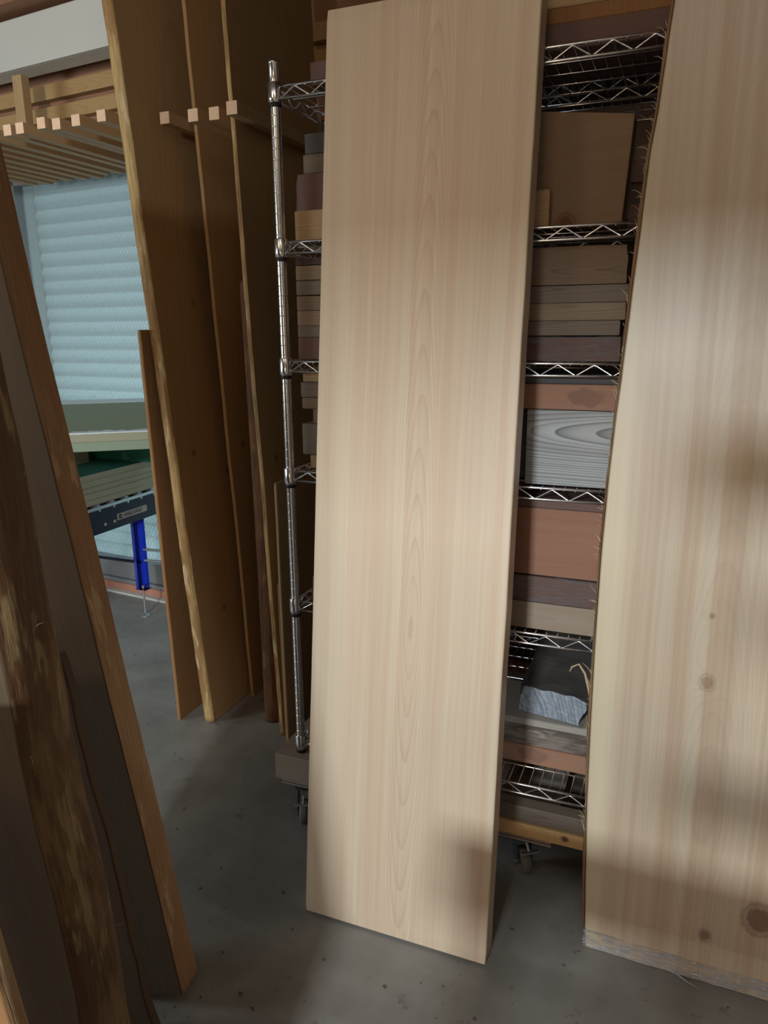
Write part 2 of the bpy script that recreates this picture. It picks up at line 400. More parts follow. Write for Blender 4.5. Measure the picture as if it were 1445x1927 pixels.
def stand(P, az, al, be, t):
    """matrix of a plank standing on the floor: az = heading of its width, al = lean back, be = sideways lean"""
    a = rad(az); w = Vector((math.cos(a), math.sin(a), 0)); m = Vector((-math.sin(a), math.cos(a), 0)); Z = Vector((0, 0, 1))
    al = rad(al); be = rad(be)
    up0 = Z * math.cos(al) + m * math.sin(al); mm = up0.cross(w)
    U = up0 * math.cos(be) + w * math.sin(be); Wd = w * math.cos(be) - up0 * math.sin(be)
    lift = max(0., t * math.sin(al))
    k = 1 - lift / 1.5
    mt = Matrix((Wd, mm, U)).transposed().to_4x4()
    mt.translation = Vector((P[0] * k, P[1] * k, lift)); return mt
def wander(seed, amp, f=2.5):
    return lambda z: amp * (noise.noise(Vector((seed, z * f, .3))) + .4 * noise.noise(Vector((seed, z * f * 4, 1.3))))
def fibres_bm(n, L, off, t, seed, side=-1, lmin=.012, lmax=.05, r=.0005, zlo=.05, zhi=None, up=1.):
    rd = random.Random(seed); bm = bmesh.new(); zhi = zhi or L
    for _ in range(n):
        z = rd.uniform(zlo, zhi); y = rd.uniform(.002, t - .002); ln = rd.uniform(lmin, lmax)
        d = Vector((side * rd.uniform(.25, 1.), rd.uniform(-.7, .7), up * rd.uniform(.3, 2.))).normalized()
        c = Vector((side * rd.uniform(-1.2, 1), rd.uniform(-1, 1), rd.uniform(-1.4, .6)))
        p = Vector((off(z) - side * .001, y, z)); pts = [p.copy()]
        for k in range(5):
            d = (d + c * .22).normalized(); p = p + d * ln / 5; pts.append(p.copy())
        rr = r * rd.uniform(.6, 1.6)
        tube(bm, pts, [rr, rr, rr, rr * .8, rr * .6, rr * .3], 4)
    return bm

# ================================================================== THE SETTING
def cbox(name, x0, x1, y0, y1, z0, z1, mat, rz, parent=None, frame=Wp, bev=0.):
    """box given in a frame, object origin at its low corner"""
    bm = bmesh.new(); box(bm, 0, x1 - x0, 0, y1 - y0, 0, z1 - z0, bev)
    return link(name, bm, mat, parent, frame(x0, y0, z0), rz)
WM = 2.985      # inner face of the window wall
WL, WR = -5.3, 3.4
bm = bmesh.new(); box(bm, WL - .2, WR + .2, -4.6, WM + .6, -.12, 0); struct(link('floor', bm, M['concrete'], None, (0, 0, 0), A28))
bm = bmesh.new(); box(bm, WL - .2, WR + .2, -4.6, WM + .6, 3.25, 3.35); struct(link('ceiling', bm, M['wall'], None, (0, 0, 0), A28))
# window wall (front) with its opening
wx0, wx1, wz0, wz1 = -3.93, -2.2, .10, 2.33
bm = bmesh.new()
box(bm, WL, wx0, WM, WM + .15, 0, 3.25); box(bm, wx1, WR, WM, WM + .15, 0, 3.25)
box(bm, wx0, wx1, WM, WM + .15, wz1, 3.25); box(bm, wx0, wx1, WM, WM + .15, 0, .02)
struct(link('wall_front', bm, M['wall'], None, (0, 0, 0), A28))
bm = bmesh.new(); box(bm, WL - .15, WL, -4.4, WM + .15, 0, 3.25); struct(link('wall_left', bm, M['plaster'], None, (0, 0, 0), A28))
bm = bmesh.new(); box(bm, WR, WR + .15, -4.4, WM + .15, 0, 3.25); struct(link('wall_right', bm, M['plaster'], None, (0, 0, 0), A28))
bm = bmesh.new()
box(bm, WL, -.9, -4.4, -4.25, 0, 3.25); box(bm, 2.2, WR, -4.4, -4.25, 0, 3.25); box(bm, -.9, 2.2, -4.4, -4.25, 2.6, 3.25)
struct(link('wall_back', bm, M['plaster'], None, (0, 0, 0), A28))
# window: aluminium frame, wired glass, closed shutter outside
bm = bmesh.new()
box(bm, wx0, wx0 + .045, WM - .02, WM + .1, wz0 - .08, wz1); box(bm, wx1 - .045, wx1, WM - .02, WM + .1, wz0 - .08, wz1)
box(bm, wx0, wx1, WM - .02, WM + .1, wz1 - .05, wz1)
box(bm, wx0, wx1, WM - .025, WM + .1, .02, .07, .004); box(bm, wx0, wx1, WM - .005, WM + .06, .07, .185, .006)
box(bm, wx0, wx1, WM - .015, WM + .02, .185, .197, .002)
win = struct(link('window_1', bm, M['alu'], None, (0, 0, 0), A28))
bm = bmesh.new(); box(bm, wx0 + .045, wx1 - .045, WM + .03, WM + .036, .19, wz1 - .05)
link('window_pane', bm, M['glass'], win)
bm = bmesh.new(); NZ = 29; pitch = .0785
prof = []
for i in range(NZ * 8 + 1):
    z = .06 + pitch * i / 8; ph = (i % 8) / 8
    prof.append((WM + .16 - .022 * math.sin(math.pi * ph) ** .8, z))
va = [bm.verts.new((wx0 - .1, y, z)) for y, z in prof]; vb = [bm.verts.new((wx1 + .1, y, z)) for y, z in prof]

for i in range(len(prof) - 1):
    bm.faces.new((va[i], va[i + 1], vb[i + 1], vb[i]))
link('window_shutter', bm, M['shutter'], win, smooth=True)
area('daylight_outside_window', Wp(-3.0, WM + 1.3, .35), Wp(-3.05, WM + .2, .95), 2.2, .7, 42, (.88, .97, .97))
cbox('baseboard_front', wx0 - .5, .8, WM - .035, WM - .004, 0, .05, M['brick'], A28); bpy.data.objects['baseboard_front']['kind'] = 'structure'
cbox('trim_1', wx0 - .5, .8, WM - .075, WM - .037, 0, .012, M['ivory'], A28); bpy.data.objects['trim_1']['kind'] = 'structure'
# timber panel with two battens and a post above the window, ivory housing over it
cbox('trim_2', WL, -1.5, WM - .03, WM - .003, 2.36, 3.2, M['ply'], A28)['kind'] = 'structure'
cbox('trim_3', WL, -1.6, WM - .075, WM - .031, 2.545, 2.612, M['batten'], A28, bev=.002)['kind'] = 'structure'
cbox('trim_4', WL, -1.6, WM - .075, WM - .031, 2.645, 2.715, M['batten'], A28, bev=.002)['kind'] = 'structure'
cbox('trim_5', -3.46, -3.395, WM - .28, WM - .235, 2.42, 2.70, M['pine_z'], A28, bev=.002)['kind'] = 'structure'
bm = bmesh.new(); box(bm, 0, 2.9, 0, .12, 0, .22, .008); box(bm, 0, 2.9, -.008, .002, 0, .012)
struct(link('trim_6', bm, M['ivory'], None, Wp(-4.9, WM - .25, 2.735), A28))
cbox('trim_7', WL, -1.5, WM - .33, WM - .05, 2.98, 3.04, M['ply'], A28)['kind'] = 'structure'

# ================================================================== STICK RACK OVER THE WINDOW
lab = ['pale square timber stick overhead, %s' % s for s in (
    'its cut end rightmost beside the bark-edged board', 'second cut end from the bark-edged board', 'third cut end from the bark-edged board',
    'its cut end directly under the short wall post', 'second cut end from the left picture edge', 'its cut end at the left picture edge')]
us = [-2.075, -2.205, -2.31, -2.365, -2.485, -2.56]
dz = [0, 0, 0, .004, 0, .002]
extra = [-2.66, -2.745, -2.835, -2.925, -3.015, -3.10, -3.19, -3.28]
ordn = ['first', 'second', 'third', 'fourth', 'fifth', 'sixth', 'seventh', 'eighth']
for i, uu in enumerate(us + extra):
    n0 = 2.40 + (0.01 * ((i * 7) % 3)); wn = (WM - .1036 * 0 - .03) / .9945 - .1045 * uu * 1.0
    n1 = min(wn, 3.29) - .015 * ((i * 5) % 4)
    L = n1 - n0 - .03
    bm = bmesh.new(); box(bm, -.02, .02, 0, L, 0, .04, .0015)
    for f in bm.faces:
        if abs(f.calc_center_median().y) < .001: f.material_index = 1
    o = link('timber_stick', bm, [M['pine_y'], M['endgrain']], None, R(uu, n0, 2.245 + (dz[i] if i < 6 else 0)), A22)
    if i < 6: tag(o, lab[i], 'timber stick', 'square sticks stored overhead in front of the window')
    else: tag(o, 'overhead square stick with hidden near end, %s one beyond those showing cut ends' % ordn[i - 6], 'timber stick', 'square sticks stored overhead in front of the window')
for nn, nm in ((2.75, 'near'), (3.1, 'far')):
    bm = bmesh.new(); box(bm, 0, 1.75, 0, .045, 0, .045, .002)
    o = link('stick_rail', bm, M['pine'], None, R(-3.6, nn, 2.2905), A22)
    tag(o, 'cross rail lying over the overhead sticks, the %s of two' % nm, 'rail')

# pegs that part the standing boards
for (px, pz, pn0, pn1, lb, mt) in (
        (-1.735, 2.205, 2.32, 2.85, 'dim wooden peg in shadow between the bark-edged board and the next board', 0),
        (-1.535, 2.165, 2.20, 2.80, 'split pale wooden peg in front of the second standing board', 0),
        (-1.462, 2.165, 2.21, 2.80, 'pale wooden peg just left of the narrow light board edge', 0),
        (-1.345, 2.150, 2.13, 2.80, 'pale wooden peg just right of the narrow light board edge', 0)):
    bm = bmesh.new(); box(bm, -.019, .019, 0, pn1 - pn0, -.019, .019, .0015)
    for f in bm.faces:
        if abs(f.calc_center_median().y) < .001: f.material_index = 1
    tag(link('divider_peg', bm, [M['pine_y'], M['endgrain']], None, R(px, pn0, pz), A22), lb, 'peg', 'pegs dividing the standing boards')
bm = bmesh.new(); box(bm, 0, .95, 0, .06, 0, .09, .003)
tag(link('peg_beam', bm, M['l_dark'], None, R(-2.0, 2.86, 2.12), A22), 'dark timber beam behind the standing boards carrying the pegs', 'beam')

# ================================================================== STANDING BOARDS
def board(name, label, P, az, al, be, w, t, L, mat, barkm=None, bark_side=None, lo=None, ro=None, fib=0, seed=1., topf=None, cat='board',
          thick=.006, rough=.003, fmat='fibre', bz0=0., bulge=.004, group=None):
    mt = stand(P, az, al, be, t)
    root = empty(name, label, cat, matrix=mt, group=group)
    sl = link('plank', slab_bm(w, t, L, lo, ro, topf=topf), mat, root)
    if barkm:
        off = (lambda z: (lo(z) if lo else 0.)) if bark_side < 0 else (lambda z: w + (ro(z) if ro else 0.))
        link('bark_edge', edge_bm(t, L, off, thick, bark_side, rough, seed, z0=bz0 + .002, z1=L - .003, bulge=bulge), barkm, root, smooth=True)
        if fib:
            f = link('bark_fibres', fibres_bm(fib, L, lambda z: off(z) + bark_side * (thick + .001), t, int(seed * 10), bark_side, .008, .028, .00022), M[fmat], root)
            f['kind'] = 'stuff'
    return root
board('standing_board', 'tall board with golden rough bark edge facing the viewer, left of the upright boards', (-.675, 2.645), 68, 4.62, .3, .62, .043, 2.82,
      M['board_tan'], M['bark_gold'], -1, lo=wander(3.1, .006), fib=70, seed=2.3)
board('standing_board', 'shorter brown board standing behind the golden bark-edged board', (-.812, 2.655), 68, 1.3, 0, .34, .015, 1.50, M['board_brown'], lo=wander(5., .004))
board('standing_board', 'wide brown board, second of the tall upright boards from the bark-edged one', (-.554, 2.853), 68, 2.7, 0, .45, .014, 2.8, M['board_tan'], lo=wander(8., .006))
board('standing_board', 'narrow board with dark red-brown bark edge, its foot between two taller boards', (-.428, 2.633), 68, .6, .6, .3, .05, 1.66,
      M['board_brown'], M['bark_dark'], -1, lo=wander(9., .008, 1.5), fib=6, seed=5.1, topf=lambda f: -.02 * f)
board('standing_board', 'tall board with thin pale edge, nearest the chrome rack', (-.388, 2.536), 68, 2.0, 0, .6, .014, 2.8, M['board_tan'], M['bark_gold'], -1,
      lo=wander(11., .005), seed=6.2, thick=.001, rough=.001, bulge=.001)
board('standing_board', 'short pale narrow board touching the left post of the chrome rack', (-.353, 2.425), 68, .2, 0, .10, .012, 1.0, M['pine_z'], lo=wander(12., .003))
board('standing_board', 'slim pale offcut standing between the thin-edged board and rack', (-.3735, 2.50), 68, .3, 0, .03, .006, .62, M['pine_z'], lo=wander(13., .003))

# foreground planks leaning left
board('leaning_plank', 'thick plank with smooth orange-tan edge leaning left in the foreground', (-.457 - .34, 1.357 + .0723), -12, 0, -8.16, .348, .07, 2.0,
      M['board_grey'], M['bark_tan'], 1, ro=wander(21., .004), fib=0, seed=7.7, cat='plank', thick=.002, rough=.0015, bulge=.002)
board('leaning_plank', 'thick plank with flaking reddish bark edge leaning left at the picture edge', (-.415 - .29, .864 + .0777), -15, 0, -4.4, .30, .10, 1.75,
      M['board_grey'], M['bark_red'], 1, ro=wander(24., .010), fib=22, seed=8.4, cat='plank', thick=.006, rough=.006, topf=lambda f: -.05 * abs(f - .4))
board('leaning_plank', 'low dark thin board with pointed top between the two thick leaning planks', (-.49 - .145, 1.262 + .031), -12, 0, -8.0, .15, .025, .90,
      M['board_dark'], None, None, ro=wander(27., .014, 3.), lo=wander(28., .01), cat='plank', topf=lambda f: -.06 * (1 - f) * 1.5)
board('leaning_plank', 'small plank with pale edge in the bottom left corner of the picture', (-.352 - .2, .70 + .05), -15, 0, -8.6, .2, .022, 1.05,
      M['board_brown'], M['bark_tan'], 1, cat='plank', seed=9.9, thick=.001, rough=.0008, bulge=.001)

# ================================================================== THE TWO BIG SLABS
mt = stand((-.219, 1.665), -21.9, 6.96, 0, .064)
root = empty('cypress_slab', 'long planed pale cypress slab leaning on the rack, centre of picture', 'wood slab', matrix=mt)
link('plank', slab_bm(.486, .064, 2.205, wander(31., .0008), wander(32., .0012, 5.), nseg=90, bev=.0022), M['cypress'], root)
def edge2(z):
    pts = [(0, 0), (.19, -.010), (.40, -.019), (.61, -.0235), (.80, -.026), (.99, -.026), (1.17, -.022), (1.29, -.017), (1.405, -.010), (1.56, -.002),
           (1.71, .007), (1.83, .013), (1.93, .024), (2.03, .031), (2.12, .038), (2.4, .06)]
    for (a, b), (c, d) in zip(pts, pts[1:]):
        if a <= z <= c:
            f = (z - a) / (c - a); f = f * f * (3 - 2 * f) * .3 + f * .7; return b + (d - b) * f
    return pts[-1][1]
mt = stand((.489, 1.538), -23.2, 3.4, 0, .045)
root = empty('cypress_slab', 'wide glossy cypress slab with knots and natural left edge, at the right', 'wood slab', matrix=mt)
bm = slab_bm(.80, .045, 2.32, edge2, None, nseg=110, bev=.003)
link('plank', bm, M['cypress_sap'], root)
link('bark_edge', edge_bm(.045, 2.3, edge2, .003, -1, .003, 4.4, z0=.06, z1=2.3, bulge=.005), M['bark_tan'], root, smooth=True)
fb = fibres_bm(150, 2.3, lambda z: edge2(z) - .006, .045, 77, -1, .010, .034, .0007, up=1.6, zlo=.3)
# one long curled strip
tube(fb, [(-.028, .03, .62), (-.036, .03, .66), (-.047, .028, .70), (-.062, .026, .722), (-.078, .026, .712), (-.082, .026, .70)], [.0025, .003, .0028, .0024, .002, .001], 6)
f = link('bark_fibres', fb, M['fibre'], root); f['kind'] = 'stuff'
# crinkled film wrapped round its foot
bm = bmesh.new(); loop = []
nx, nz = 90, 9
def ring(z):
    out = []
    for i in range(nx): out.append((-.006 + .812 * i / nx, -.002, 1))
    for i in range(6): out.append((.806, -.002 + .049 * i / 6, 0))
    for i in range(nx): out.append((.806 - .812 * i / nx, .047, 1))
    for i in range(6): out.append((-.006, .047 - .049 * i / 6, 0))
    return out
rows = []
for k in range(nz):
    zz = .001 + .047 * k / (nz - 1); row = []
    for (x, y, s) in ring(zz):
        d = .0012 * noise.noise(Vector((x * 18, y * 40, zz * 160))) + .0005
        row.append(bm.verts.new((x, y - d if y < .02 else y + d, zz + (.0015 * noise.noise(Vector((x * 9, 0, 5))) if k == nz - 1 else 0))))
    rows.append(row)
for A, B in zip(rows, rows[1:]):
    for i in range(len(A)): bm.faces.new((A[i], A[(i + 1) % len(A)], B[(i + 1) % len(A)], B[i]))
o = link('plastic_wrap', bm, M['wrap'], root, smooth=True); o['label'] = 'crinkled clear film round the foot'
bm = bmesh.new(); tube(bm, [(.21, -.003, .004), (.235, -.014, -.0), (.262, -.028, .002)], [.002, .0015, .0006], 5)
link('wrap_tail', bm, M['wrap'], o)

# ================================================================== WIRE RACKS
RU0, RU1, RN0, RN1 = -1.009, .19, 1.80, 2.155
SH = [2.085, 1.72, 1.417, 1.117, .732, .2885]
def post_bm(z0, z1):
    bm = bmesh.new(); prof = [(.0125, z0)]; z = z0 + .0254
    while z < z1 - .03:
        prof += [(.0125, z - .0018), (.0125, z - .0010), (.0118, z - .0007), (.0118, z + .0007), (.0125, z + .0010), (.0125, z + .0018)]; z += .0254
    prof += [(.0125, z1 - .008), (.0138, z1 - .007), (.0138, z1 - .001), (.011, z1)]
    lathe(bm, prof, seg=20); return bm
def shelf_bm(W, D):
    bm = bmesh.new(); e = .0135; zt, zb = -.003, -.031
    def truss(a, b, du):
        a, b = Vector(a), Vector(b); L = (b - a).length; d = (b - a).normalized()
        tube(bm, [a + Vector((0, 0, zt)), b + Vector((0, 0, zt))], .0032, 8)
        tube(bm, [a + Vector((0, 0, zb)), b + Vector((0, 0, zb))], .0032, 8)
        n = int(round(L / .042)); n += n % 2; pts = []
        for i in range(n + 1):
            p = a + d * (L * i / n); z = zt - .003 if i % 2 else zb + .001
            for q in ((-.004, .6), (0, 1), (.004, .6)):
                tt = L * i / n + q[0]
                if 0 <= tt <= L:
                    zz = z + (0 if q[1] == 1 else (-.0018 if i % 2 else .0018)); pts.append(a + d * tt + Vector((0, 0, zz)))
        tube(bm, pts, .0021, 6)
    truss((e, 0, 0), (W - e, 0, 0), 0); truss((e, D, 0), (W - e, D, 0), 0)
    truss((0, e, 0), (0, D - e, 0), 0); truss((W, e, 0), (W, D - e, 0), 0)
    n = int(W / .0275)
    for i in range(1, n):
        x = W * i / n
        tube(bm, [(x, -.001, zt - .004), (x, 0.002, zt - .001), (x, D - .002, zt - .001), (x, D + .001, zt - .004)], .0017, 5)
    for y in ([D / 3, 2 * D / 3] if D < .3 else [D * .27, D * .5, D * .73]):
        tube(bm, [(0, y, zt - .004), (W, y, zt - .004)], .0028, 6)
    return bm
def collar_bm():
    bm = bmesh.new()
    lathe(bm, [(.0128, -.041), (.0165, -.04), (.0172, -.03), (.0168, .004), (.0155, .006), (.0128, .006)], seg=20)
    return bm
def ring_bm():
    bm = bmesh.new(); lathe(bm, [(.0127, -.05), (.0150, -.05), (.0155, -.0405), (.0127, -.0405)], seg=16); return bm
def make_rack(name, label, u0, n0, W, D, zs, zb, zt):
    root = empty(name, label, 'shelving rack', R(u0, n0, zb), A22)
    pb = post_bm(0, zt - zb); me = None
    corners = [(0, 0), (W, 0), (0, D), (W, D)]
    for c in corners:
        if me is None: p = link('post', pb, M['chrome'], root, (c[0], c[1], 0), smooth=False); me = p.data
        else:
            p = p.copy(); p.location = (c[0], c[1], 0); COL.objects.link(p)
    for q in me.polygons: q.use_smooth = True
    s0 = link('wire_shelf', shelf_bm(W, D), M['chrome'], root, (0, 0, zs[0] - zb), smooth=True)
    c0 = link('collar', collar_bm(), M['chrome'], s0, (0, 0, 0), smooth=True)
    r0 = link('plastic_sleeve', ring_bm(), M['black'], s0, (0, 0, 0), smooth=True)
    for c in corners[1:]:
        for k in (c0, r0):
            x = k.copy(); x.location = (c[0], c[1], 0); COL.objects.link(x)
    kids = [c0, r0] + [k for k in s0.children if k not in (c0, r0)]
    for z in zs[1:]:
        s = s0.copy(); s.location = (0, 0, z - zb); COL.objects.link(s)
        for k in kids:
            x = k.copy(); x.parent = s; COL.objects.link(x)
    return root
make_rack('wire_rack', 'chrome wire shelving rack on a wooden dolly, loaded with lumber', RU0, RN0, RU1 - RU0, RN1 - RN0, SH, .2365, 2.14)
make_rack('wire_rack', 'second chrome wire rack in the dark behind the front one', -.78, 2.30, 1.2, .355, [2.150, 1.70, 1.25, .8, .35], .0, 2.20)

# dolly under the front rack
dl = empty('rack_dolly', 'wooden dolly of beams on casters under the chrome rack', 'dolly', R(-1.08, 1.765, 0), A22)
def dpart(name, x0, x1, y0, y1, z0, z1, mat, bev=.002, lab=None):
    bm = bmesh.new(); box(bm, 0, x1 - x0, 0, y1 - y0, 0, z1 - z0, bev)
    o = link(name, bm, mat, dl, (x0, y0, z0)); 
    if lab: o['label'] = lab
    return o
dpart('cross_beam', 0, .13, -.005, .43, .152, .2365, M['l_beige'])
dpart('cross_beam', 1.18, 1.31, -.005, .43, .152, .2365, M['l_beige'])
dpart('cross_beam', .60, .69, .06, .43, .152, .2365, M['l_beige'])
dpart('front_beam', .132, 1.178, .008, .05, .190, .2365, M['l_greyb'])
dpart('batten', .132, 1.178, .0, .045, .150, .189, M['pine'], lab='pale pine batten with a dark knot')
dpart('back_beam', .132, 1.178, .39, .43, .152, .2365, M['l_greyb'])
bm = bmesh.new()
for k in range(5): box(bm, 0, .83, 0, .40, .0045 * k, .0045 * (k + 1) - .0003, mi=k % 2)
link('plywood_base', bm, [M['l_pale'], M['l_purple']], dl, (.01, .012, .1275))
dpart('plywood_base', .86, 1.30, .03, .41, .130, .150, M['l_greyb'])
def caster(x, y, rot):
    c0 = bmesh.new(); lathe(c0, [(.020, .112), (.028, .110), (.028, .117), (.020, .119)], seg=20)
    box(c0, -.03, .03, -.03, .03, .119, .127, .002)
    cs = link('caster', c0, M['caster_frame'], dl, (x, y, 0), rot)
    f = bmesh.new()
    for s in (-1, 1):
        pts = [(s * .021, -.022, .113), (s * .021, .022, .113), (s * .021, .034, .06), (s * .021, .042, .034), (s * .021, .022, .030), (s * .021, -.005, .07)]
        v1 = [f.verts.new((px - s * .0015, py, pz)) for px, py, pz in pts]; v2 = [f.verts.new((px + s * .0015, py, pz)) for px, py, pz in pts]
        f.faces.new(v1); f.faces.new(v2[::-1])
        for i in range(6): f.faces.new((v1[i], v1[(i + 1) % 6], v2[(i + 1) % 6], v2[i]))
    box(f, -.023, .023, -.022, .022, .108, .113)
    link('fork', f, M['caster_frame'], cs)
    w = bmesh.new(); 
    lathe(w, [(.010, -.014), (.030, -.0145), (.0355, -.012), (.0375, -.006), (.0375, .006), (.0355, .012), (.030, .0145), (.010, .014)], seg=28)
    bmesh.ops.rotate(w, verts=w.verts, matrix=Matrix.Rotation(rad(90), 3, 'Y'))
    link('wheel', w, M['rubber'], cs, (0, .027, .0375), smooth=True)
    b = bmesh.new(); box(b, -.026, .026, -.006, .006, 0, .006, .002); tube(b, [(0, 0, 0), (0, -.02, .02)], .004, 6)
    link('brake_lever', b, M['steel'], cs, (0, .065, .085))
    b = bmesh.new(); tube(b, [(-.026, .027, .0375), (.026, .027, .0375)], .005, 8); link('axle', b, M['steel'], cs)
caster(.075, .045, rad(200)); caster(.745, .075, rad(215)); caster(1.23, .05, rad(190))
caster(.075, .37, rad(160)); caster(.745, .37, rad(250)); caster(1.23, .37, rad(190))

# ================================================================== LUMBER ON THE RACK
def lum(name, label, u0, u1, n0, n1, z0, z1, mat, rot=0., cat='lumber', group=None, bev=.0015, wob=0., cut=None, tilt=0., drop=0.):
    bm = bmesh.new(); W, D, Hh = u1 - u0, n1 - n0, z1 - z0
    box(bm, 0, W, 0, D, 0, Hh)
    if wob > 0:
        bmesh.ops.subdivide_edges(bm, edges=bm.edges[:], cuts=12, use_grid_fill=True)
        for v in bm.verts:
            d = wob * noise.noise(v.co * 28 + Vector((u0 * 9, z0 * 9, 0)))
            if v.co.x > W - 1e-4 or v.co.x < 1e-4: v.co.x += d * 1.5
            if v.co.z > Hh - 1e-4: v.co.z += min(d, 0) * .5
            if v.co.y < 1e-4: v.co.y += abs(d) * .4
    elif cut:
        for v in bm.verts:
            if v.co.z > Hh - 1e-4 and v.co.x > W / 2: v.co.x += cut; v.co.z -= drop
    if bev and not wob: bmesh.ops.bevel(bm, geom=bm.edges[:], offset=bev, segments=2, affect='EDGES')
    o = link(name, bm, mat, None, R(u0, n0, z0), A22 + rad(rot))
    if tilt: o.rotation_euler = (rad(tilt), 0, A22 + rad(rot))
    return tag(o, label, cat, group)
def wrapshell(o, W, D, Hh, lab='clear plastic film', seed=0):
    bm = bmesh.new(); box(bm, -.002, W + .002, -.002, D + .002, 0.0002, Hh + .002)
    bmesh.ops.subdivide_edges(bm, edges=bm.edges[:], cuts=14, use_grid_fill=True)
    for v in bm.verts:
        if v.co.z > .001: v.co += Vector((0, -1, .5)) * .0012 * noise.noise(v.co * 40 + Vector((seed, 0, 0)))
    w = link('plastic_wrap', bm, M['film'], o); w['label'] = lab
g1 = 'lumber on the chrome rack'
z = SH[0] + .001
lum('lumber_board', 'plum-brown board lying on the top shelf of the chrome rack', -.93, .02, 1.84, 2.1, z, z + .052, M['l_purple'])
lum('lumber_board', 'dark brown board lying on the plum board, top shelf', -.60, -.04, 1.842, 2.08, z + .053, z + .083, M['board_brown'])
lum('lumber_board', 'pale tan board topmost on the top shelf', -.55, -.175, 1.842, 2.05, z + .084, z + .125, M['l_gold'])
z = SH[1] + .001
b_ = lum('upright_slab', 'big brown slab standing upright on the second shelf, right of centre slab', -.40, -.166, 1.85, 1.935, z, z + .255, M['wedge_up'], cut=.014, drop=.030)
lum('timber_block', 'small pale block standing before the big upright slab', -.385, -.322, 1.812, 1.845, z, z + .078, M['l_gold'])
for k, (h, d, mm) in enumerate(((.052, 0, 'l_purple'), (.045, .012, 'l_dark'), (.045, .0, 'l_purple'), (.036, .02, 'l_greyb'))):
    zz = z + sum((.053, .046, .046, .037)[:k])
    lum('lumber_board', 'dim board behind the upright slab, %s of four stacked' % ('lowest', 'second lowest', 'second highest', 'topmost')[k],
        -.158, .14, 1.93 + d, 2.1, zz, zz + h, M[mm], group='stack behind the upright slab')
lum('timber_block', 'golden oak-coloured block at left end of the second shelf', -.985, -.80, 1.835, 1.99, z, z + .075, M['l_gold'])
lum('timber_block', 'plum-brown timber piece on the golden block, beside left post', -.985, -.78, 1.85, 2.0, z + .076, z + .165, M['l_purple'], wob=.004)
lum('timber_block', 'grey-brown piece above the plum piece near the left post', -.968, -.76, 1.86, 2.02, z + .168, z + .213, M['l_greyb'])
lum('timber_block', 'slate grey block topmost at left end of second shelf', -.962, -.76, 1.86, 2.04, z + .214, z + .262, M['l_slate'])
bm = bmesh.new(); box(bm, 0, .022, 0, .02, 0, .345, .002)
tag(link('wood_strip', bm, M['pine_z'], None, R(-.985, 2.075, SH[1] + .002), A22), 'thin yellow slat standing at the left end of the second shelf', 'wood strip')
z = SH[2] + .001
o = lum('wrapped_timber', 'brown timber wrapped in clear film on the third shelf', -.372, -.149, 1.83, 2.08, z, z + .056, M['l_wrapbrown']); wrapshell(o, .223, .25, .056)
lum('lumber_board', 'grey-brown board resting on the film-wrapped timber', -.42, -.152, 1.822, 2.09, z + .060, z + .093, M['l_greyb'], tilt=0)
lum('lumber_board', 'striped taupe board, second above the film-wrapped timber', -.42, -.142, 1.822, 2.09, z + .094, z + .133, M['l_taupe2'])
lum('lumber_board', 'taupe board with a short crack, third above the film-wrapped timber', -.42, -.138, 1.822, 2.09, z + .134, z + .172, M['l_greyb'])
lum('lumber_board', 'thick dark taupe board with ragged end, topmost on the third shelf', -.42, -.145, 1.825, 2.02, z + .174, z + .258, M['l_taupe'], wob=.005)
LB = [(.0, .058, 'l_wrapbrown', 'dark red-brown block lowest on the left of the third shelf'),
      (.059, .088, 'l_greyb', 'thin grey-brown board over the red-brown block, left of third shelf'),
      (.089, .127, 'l_taupe2', 'striped board third from bottom, left of third shelf'),
      (.128, .165, 'l_taupe', 'taupe board fourth from bottom, left of third shelf'),
      (.168, .204, 'l_greyb', 'grey-brown board fifth from bottom, left of third shelf'),
      (.206, .242, 'l_taupe2', 'light striped board sixth from bottom, left of third shelf'),
      (.244, .262, 'l_dark', 'thin brown board topmost on the left of third shelf')]
for a, b, mm, lb in LB: lum('lumber_board', lb, -.988, -.72, 1.835, 2.09, z + a, z + b, M[mm], rot=0)
z = SH[3] + .001
lum('timber_block', 'grey block with bold ring figure on the fourth shelf', -.357, -.05, 1.826, 2.0, z, z + .184, M['l_ash'])
lum('lumber_board', 'red-brown board with a dark stain lying on the ringed grey block', -.52, -.03, 1.83, 2.05, z + .186, z + .246, M['l_redstain'])
lum('lumber_board', 'nearly black board under the third shelf, on the stained red board', -.52, -.03, 1.835, 2.05, z + .247, z + .262, M['l_slate'])
lum('timber_block', 'plain block hidden in shadow left of the ringed grey block', -.56, -.372, 1.90, 2.05, z, z + .184, M['l_dark'])
LB = [(.0, .036, 'l_gold', 'small golden offcut lowest on the left of the fourth shelf', -.965), (.038, .124, 'l_greyb', 'thick grey-brown block second from bottom, left of fourth shelf', -.988),
      (.166, .196, 'l_taupe', 'short taupe board under the bright board, left of fourth shelf', -.985),
      (.198, .238, 'l_greyb', 'grey board second from top, left of fourth shelf', -.988), (.240, .264, 'l_gold', 'thin pale board topmost on the left of fourth shelf', -.98)]
for a, b, mm, lb, u0 in LB: lum('lumber_board', lb, u0, -.72, 1.84, 2.09, z + a, z + b, M[mm])
lum('timber_block', 'spacer block in the gap of the left stack, fourth shelf', -.955, -.8, 1.845, 2.05, z + .125, z + .165, M['l_taupe'])
z = SH[4] + .001
lum('lumber_board', 'beige board lowest on the fifth shelf', -.60, -.05, 1.826, 2.1, z, z + .072, M['l_beige'], wob=.002)
